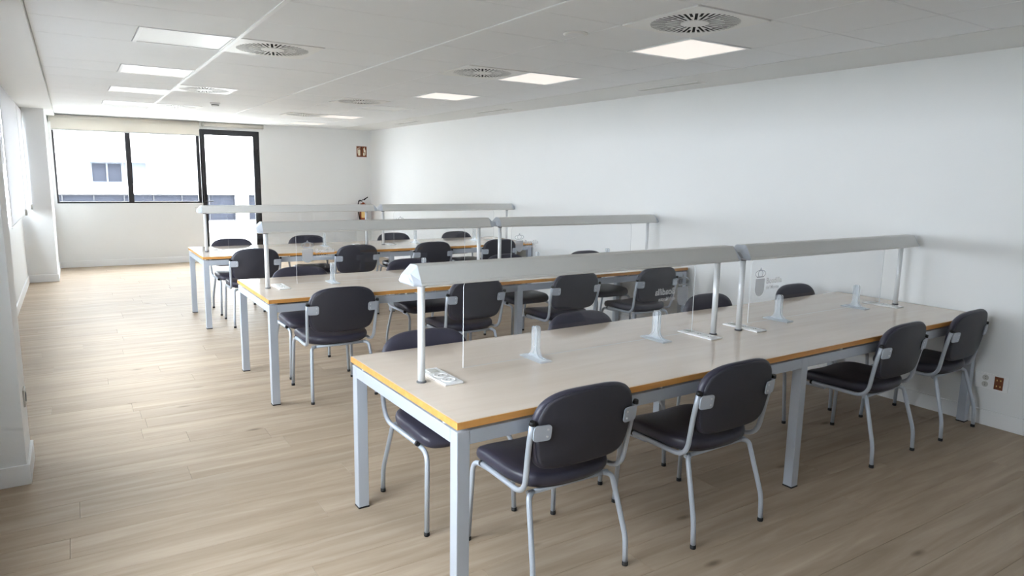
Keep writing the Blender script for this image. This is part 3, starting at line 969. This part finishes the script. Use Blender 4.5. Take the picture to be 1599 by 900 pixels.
def chair():
    root = empty('visitor_chair')
    n = 64
    # seat: y 0.045 .. 0.485, z 0.402 .. 0.462, front edge rolled down
    out = superellipse(0.236, 0.228, 6.0, 6.0, n, 3.0)
    def seat_fn(u, v, h):
        f = max(0.0, (v - 0.09) / 0.13)
        return (u, 0.270 + v, 0.402 + h - 0.022 * f * f - 0.010 * (1 - abs(u) / 0.236) * (1 if h > 0.03 else 0))
    lay = [(0.3, 0.0), (0.90, 0.0), (0.965, 0.006), (0.992, 0.018), (1.0, 0.032), (0.99, 0.046), (0.965, 0.055), (0.90, 0.060), (0.7, 0.061), (0.4, 0.061), (0.1, 0.061)]
    cushion(out, lay, seat_fn, 'vinyl', n).build('seat', root)
    def base_fn(u, v, h):
        return (u, 0.270 + v, 0.392 + h - 0.016 * max(0.0, (v - 0.09) / 0.13) ** 2)
    cushion(out, [(0.2, 0.0), (0.80, 0.0), (0.90, 0.004), (0.92, 0.012), (0.2, 0.012)], base_fn, 'shell', n).build('seat_pan', root)
    # backrest: centre z 0.653, leaning back a little
    BT_ = 0.13
    ob = superellipse(0.244, 0.160, 3.3, 3.3, n, 6.0)
    def back(u, v, h, y0):
        taper = 1 - 0.11 * max(0.0, -v / 0.16) - 0.04 * max(0.0, v / 0.16)
        z = 0.653 + v
        y = y0 + h - BT_ * v + 0.35 * u * u
        return (u * taper, y, z)
    bl_ = [(0.1, 0.0), (0.93, 0.0), (0.985, 0.004), (1.0, 0.013), (0.995, 0.024), (0.96, 0.034), (0.85, 0.038), (0.5, 0.040), (0.1, 0.040)]
    cushion(ob, bl_, lambda u, v, h: back(u, v, h, -0.010), 'vinyl', n).build('backrest', root)
    cushion(ob, [(0.1, 0.0), (0.90, 0.0), (0.945, 0.003), (0.952, 0.010), (0.1, 0.010)], lambda u, v, h: back(u, v, h, -0.018), 'shell', n).build('back_shell', root)
    r = 0.0112
    for sgn in (-1, 1):
        st = MB().tube(fillet([(sgn * 0.250, 0.004, 0.700), (sgn * 0.247, 0.028, 0.60), (sgn * 0.238, 0.062, 0.398), (sgn * 0.226, 0.400, 0.394)], [0.05, 0.075], 7), r, 'silver', 12).build('side_tube', root)
        MB().tube([(sgn * 0.226, 0.398, 0.394), (sgn * 0.2256, 0.412, 0.3938)], [r + 0.0015, r + 0.0005], 'rubber', 12).build('end_cap', st)
        MB().tube([(sgn * 0.250, 0.0045, 0.696), (sgn * 0.2502, 0.001, 0.710)], [r + 0.0015, r - 0.001], 'rubber', 12).build('end_cap', st)
        # bracket plate on the back of the backrest
        pl = rounded_rect(0.176, 0.248, 0.630, 0.692, 0.014, 4)
        mb = MB()
        vs = []
        for d in (-0.006, 0.0):
            vs += [(sgn * u, -0.020 + d - BT_ * (w - 0.653) + 0.35 * u * u, w) for u, w in pl]
        m = len(pl)
        mb.add(vs, [list(range(m)), list(range(m, 2 * m))] + [(i, (i + 1) % m, m + (i + 1) % m, m + i) for i in range(m)], 'silver')
        br = mb.build('bracket', root)
        for w in (0.647, 0.675):
            yb = -0.026 - BT_ * (w - 0.653) + 0.35 * 0.192 ** 2
            MB().tube([(sgn * 0.192, yb + 0.001, w), (sgn * 0.192, yb - 0.002, w)], 0.0042, 'alu', 8).build('screw', br)
        # front leg: out from under the seat, then down
        lg = MB().tube(fillet([(sgn * 0.205, 0.33, 0.377), (sgn * 0.218, 0.490, 0.377), (sgn * 0.230, 0.508, 0.008)], 0.055, 6), r, 'silver', 12).build('leg', root)
        MB().lathe([(0.0125, 0.0), (0.0135, 0.004), (0.0125, 0.018)], 'rubber', 12, (sgn * 0.230, 0.5075, 0)).build('rubber_foot', lg)
        # rear leg: slopes back and straightens above the foot
        lg = MB().tube(fillet([(sgn * 0.175, 0.100, 0.383), (sgn * 0.207, 0.078, 0.375), (sgn * 0.231, 0.006, 0.125), (sgn * 0.231, 0.0, 0.008)], [0.035, 0.035], 5), r, 'silver', 12).build('leg', root)
        MB().lathe([(0.0125, 0.0), (0.0135, 0.004), (0.0125, 0.018)], 'rubber', 12, (sgn * 0.231, 0.0005, 0)).build('rubber_foot', lg)
    for yy in (0.100, 0.33):
        MB().tube([(-0.20, yy, 0.381), (0.20, yy, 0.381)], 0.0105, 'silver', 10).build('cross_bar', root)
    return root


# centre x, y of the rear feet, turn in degrees
CH = {
    (0, 0): [(1.594, 1.942, 0), (2.398, 1.892, 1.2), (3.920, 1.980, 2.0), (4.700, 1.990, 2.5)],
    (0, 1): [(1.452, 3.080, 0), (2.455, 3.092, 0), (3.635, 3.180, 1), (4.610, 3.190, 1)],
    (1, 0): [(1.537, 4.568, 0), (2.560, 4.490, 0), (3.500, 4.460, 0), (4.390, 4.420, 1)],
    (1, 1): [(1.566, 5.745, 0), (2.620, 5.880, 0), (3.650, 5.830, 0), (4.630, 5.770, 0)],
    (2, 0): [(1.550, 7.320, 0), (2.640, 7.320, 0), (3.575, 7.320, 0), (4.500, 7.315, 0)],
    (2, 1): [(1.545, 8.550, 0), (2.470, 8.690, 0), (3.630, 8.670, 0), (4.550, 8.600, 0)],
}
rown = ['nearest table', 'middle table', 'farthest table']
pos = ['leftmost', 'second from left', 'third from left', 'rightmost, beside the wall']
cproto = None
for (t, s), lst in CH.items():
    for k, (x, y, a) in enumerate(lst):
        if cproto is None: cproto = chair(); o = cproto
        else: o = copy_tree(cproto)
        o.location = (x, y, 0)
        o.rotation_euler[2] = R(a) + (math.pi if s else 0)
        where = ('back to camera' if s == 0 else 'facing camera behind it')
        tag(o, 'dark vinyl chair at the %s, %s, %s' % (rown[t], where, pos[k]), 'chair', 'dark vinyl chairs at the tables')

# ================================================================== WALL ITEMS
# exit/fire sign on the far wall
sg = tag(empty('wall_sign', (4.866, Y_FAR, 2.027)), 'small square brown sign with two white pictograms on far wall', 'sign')
MB().box(-0.103, 0.103, -0.006, -0.0005, -0.103, 0.103, 'sign', 0.001).build('panel', sg)
mb = MB()
yq = -0.0068
def flat(poly): mb.prism(poly, 'y', yq, yq + 0.0008, 'sign_white')
flat(rounded_rect(-0.073, -0.030, -0.078, 0.035, 0.012, 4)); flat(rounded_rect(-0.060, -0.043, 0.040, 0.056, 0.003, 2))
flat([(-0.078, 0.060), (-0.030, 0.072), (-0.030, 0.080), (-0.078, 0.068)])
flat([(-0.086, -0.04), (-0.080, -0.04), (-0.076, 0.062), (-0.084, 0.062)])
mb.build('pictogram', sg)
mb = MB()
flat(rounded_rect(0.030, 0.062, -0.078, -0.020, 0.008, 3)); flat(rounded_rect(0.040, 0.072, -0.012, 0.050, 0.008, 3))
flat([(0.030, 0.040), (0.045, 0.075), (0.066, 0.080), (0.060, 0.058)]); flat([(0.074, -0.07), (0.082, -0.07), (0.082, 0.03), (0.074, 0.03)])
mb.build('pictogram', sg)
# divider between the two pictograms
box('divider', -0.004, 0.004, -0.0068, -0.006, -0.1, 0.1, 'dark', sg)

# fire extinguisher on its wall bracket
ex = tag(empty('fire_extinguisher', (4.845, Y_FAR - 0.10, 0.60)), 'fire extinguisher with black hose hung in the far right corner', 'fire extinguisher')
MB().lathe([(0.055, 0.0), (0.072, 0.008), (0.075, 0.03), (0.075, 0.34), (0.066, 0.385), (0.040, 0.415), (0.022, 0.425), (0.022, 0.445)], 'red', 28).build('cylinder', ex)
mb = MB()
mb.add([(0.0762 * math.sin(R(a)), -0.0762 * math.cos(R(a)), z) for z in (0.14, 0.29) for a in range(-50, 51, 10)],
       [(i, i + 1, i + 12, i + 11) for i in range(10)], 'label', True).build('label_sticker', ex)
MB().lathe([(0.024, 0.44), (0.024, 0.475), (0.012, 0.485)], 'alu', 16).build('valve', ex)
MB().prism([(-0.02, 0.478), (0.02, 0.478), (0.10, 0.540), (0.095, 0.550), (0.01, 0.500), (-0.02, 0.495)], 'y', -0.010, 0.010, 'dark').build('lever', ex)
MB().prism([(-0.02, 0.470), (0.0, 0.478), (-0.09, 0.462), (-0.10, 0.450)], 'y', -0.009, 0.009, 'dark').build('handle', ex)
MB().tube(fillet([(-0.02, 0, 0.462), (-0.09, -0.01, 0.49), (-0.12, -0.02, 0.36), (-0.085, -0.03, 0.10)], 0.05, 5), 0.010, 'rubber', 10).tube(
    [(-0.085, -0.03, 0.11), (-0.082, -0.03, 0.02)], [0.012, 0.018], 'rubber', 12).build('hose', ex)
MB().box(-0.02, 0.02, 0.07, 0.0995, 0.10, 0.42, 'pin', 0.002).build('wall_bracket', ex)


def wall_socket_right():
    root = tag(empty('wall_socket', (X_RIGHT, 1.968, 0.300)), 'white socket plate with brown outlet low on the right wall', 'wall socket')
    MB().box(-0.010, -0.0003, -0.098, 0.098, -0.053, 0.053, 'white_plastic', 0.002).build('plate', root)
    for zz in (-0.022, 0.022):
        so = MB().lathe([(0.019, 0.0), (0.019, 0.0025), (0.0165, 0.0025), (0.016, 0.001)], 'grey_plastic', 20).build('socket', root)
        so.rotation_euler = (0, R(-90), 0); so.location = (-0.0098, 0.035, zz)
        for q in (-0.006, 0.006):
            MB().lathe([(0.0028, 0.0008), (0.0028, 0.0022)], 'pin', 8, (q, 0, 0)).build('pin_hole', so)
    oc = MB().box(-0.013, -0.009, -0.070, -0.018, -0.043, 0.043, 'rocker', 0.002).build('brown_outlet', root)
    for zz in (-0.020, 0.020):
        for q in (-0.055, -0.034):
            MB().box(-0.0136, -0.0128, q - 0.003, q + 0.003, zz - 0.005, zz + 0.005, 'label').build('contact', oc)
    return root


wall_socket_right()
ps = tag(empty('wall_socket', (PIL_N[1], 4.27, 0.40)), 'small grey socket low on the near pillar at the left edge', 'wall socket')
MB().box(0.0003, 0.009, -0.045, 0.045, -0.045, 0.045, 'grey_plastic', 0.002).build('plate', ps)
so = MB().lathe([(0.026, 0.0), (0.026, 0.003), (0.022, 0.003), (0.021, 0.0008)], 'pin', 20).build('socket', ps)
so.rotation_euler = (0, R(90), 0); so.location = (0.0086, 0, 0)
sw = tag(empty('light_switch', (1.855, Y_FAR, 0.925)), 'pale grey switch plate on far wall left of the door', 'light switch')
MB().box(-0.05, 0.05, -0.009, -0.0003, -0.040, 0.040, 'grey_plastic', 0.002).build('plate', sw)
for q in (-0.023, 0.023):
    MB().box(q - 0.020, q + 0.020, -0.013, -0.0085, -0.032, 0.032, 'white_plastic', 0.002).build('rocker', sw)

# ================================================================== OUTSIDE
tag(box('terrace_ground', -9, 16, Y_FAR + T, 20.0, -0.45, -0.25, 'ground'), kind='structure', label='pale terrace outside the far window and door', cat='terrace')
tag(box('ground_beside', -30, X_LEFT - T - 0.01, -20, 40, -3.6, -3.4, 'dark_ground'), kind='structure', label='grey ground outside the left windows', cat='ground')
YB = 20.0
bd = tag(empty('white_building', (0, 0, 0)), 'bright white building with grey windows seen through far window', 'building')
Z0b, Z1b = -0.45, 6.5
mb = MB()
rx0, rx1, rz0, rz1 = -0.12, 1.85, 1.255, 1.785          # recess with a window
bz0, bz1 = 0.27, 0.985                                   # ribbon window
XB0, XB1 = -9.0, 14.0
mb.box(XB0, XB1, YB, YB + 0.3, rz1, Z1b, 'facade')
mb.box(XB0, rx0, YB, YB + 0.3, rz0, rz1, 'facade').box(rx1, XB1, YB, YB + 0.3, rz0, rz1, 'facade')
mb.box(XB0, XB1, YB, YB + 0.3, bz1, rz0, 'facade')
mb.box(XB0, XB1, YB, YB + 0.3, Z0b, bz0, 'facade')
ribs = [(-4.2, 3.78), (4.11, 8.0)]
px = XB0
for a, b in ribs:
    mb.box(px, a, YB, YB + 0.3, bz0, bz1, 'facade'); px = b
mb.box(px, XB1, YB, YB + 0.3, bz0, bz1, 'facade')
mb.build('wall', bd)
box('recess_back', rx0, rx1, YB + 0.24, YB + 0.30, rz0, rz1, 'facade', bd)
w = rect_frame('window', 0.425, 1.137, rz0, rz1, (0.04, 0.04, 0.04, 0.04), YB + 0.19, YB + 0.24, 'facade_grey', bd)
box('pane', 0.465, 0.765, YB + 0.215, YB + 0.225, rz0 + 0.04, rz1 - 0.04, 'far_glass', w)
box('pane', 0.805, 1.097, YB + 0.215, YB + 0.225, rz0 + 0.04, rz1 - 0.04, 'far_glass', w)
box('window_bar', 0.765, 0.805, YB + 0.19, YB + 0.24, rz0 + 0.04, rz1 - 0.04, 'facade_grey', w)
box('side_panel', 1.16, 1.66, YB + 0.22, YB + 0.24, rz0, rz1, 'facade_grey', bd)
for a, b in ribs:
    n = max(2, round((b - a) / 0.66))
    st = (b - a) / n
    wdw = rect_frame('ribbon_window', a, b, bz0, bz1, (0.03, 0.03, 0.03, 0.03), YB + 0.08, YB + 0.14, 'black', bd)
    for i in range(n):
        if i: box('window_bar', a + st * i - 0.013, a + st * i + 0.013, YB + 0.08, YB + 0.14, bz0 + 0.03, bz1 - 0.03, 'black', wdw)
        box('pane', a + st * i + 0.012, a + st * (i + 1) - 0.012, YB + 0.11, YB + 0.12, bz0 + 0.03, bz1 - 0.03, 'far_glass', wdw)
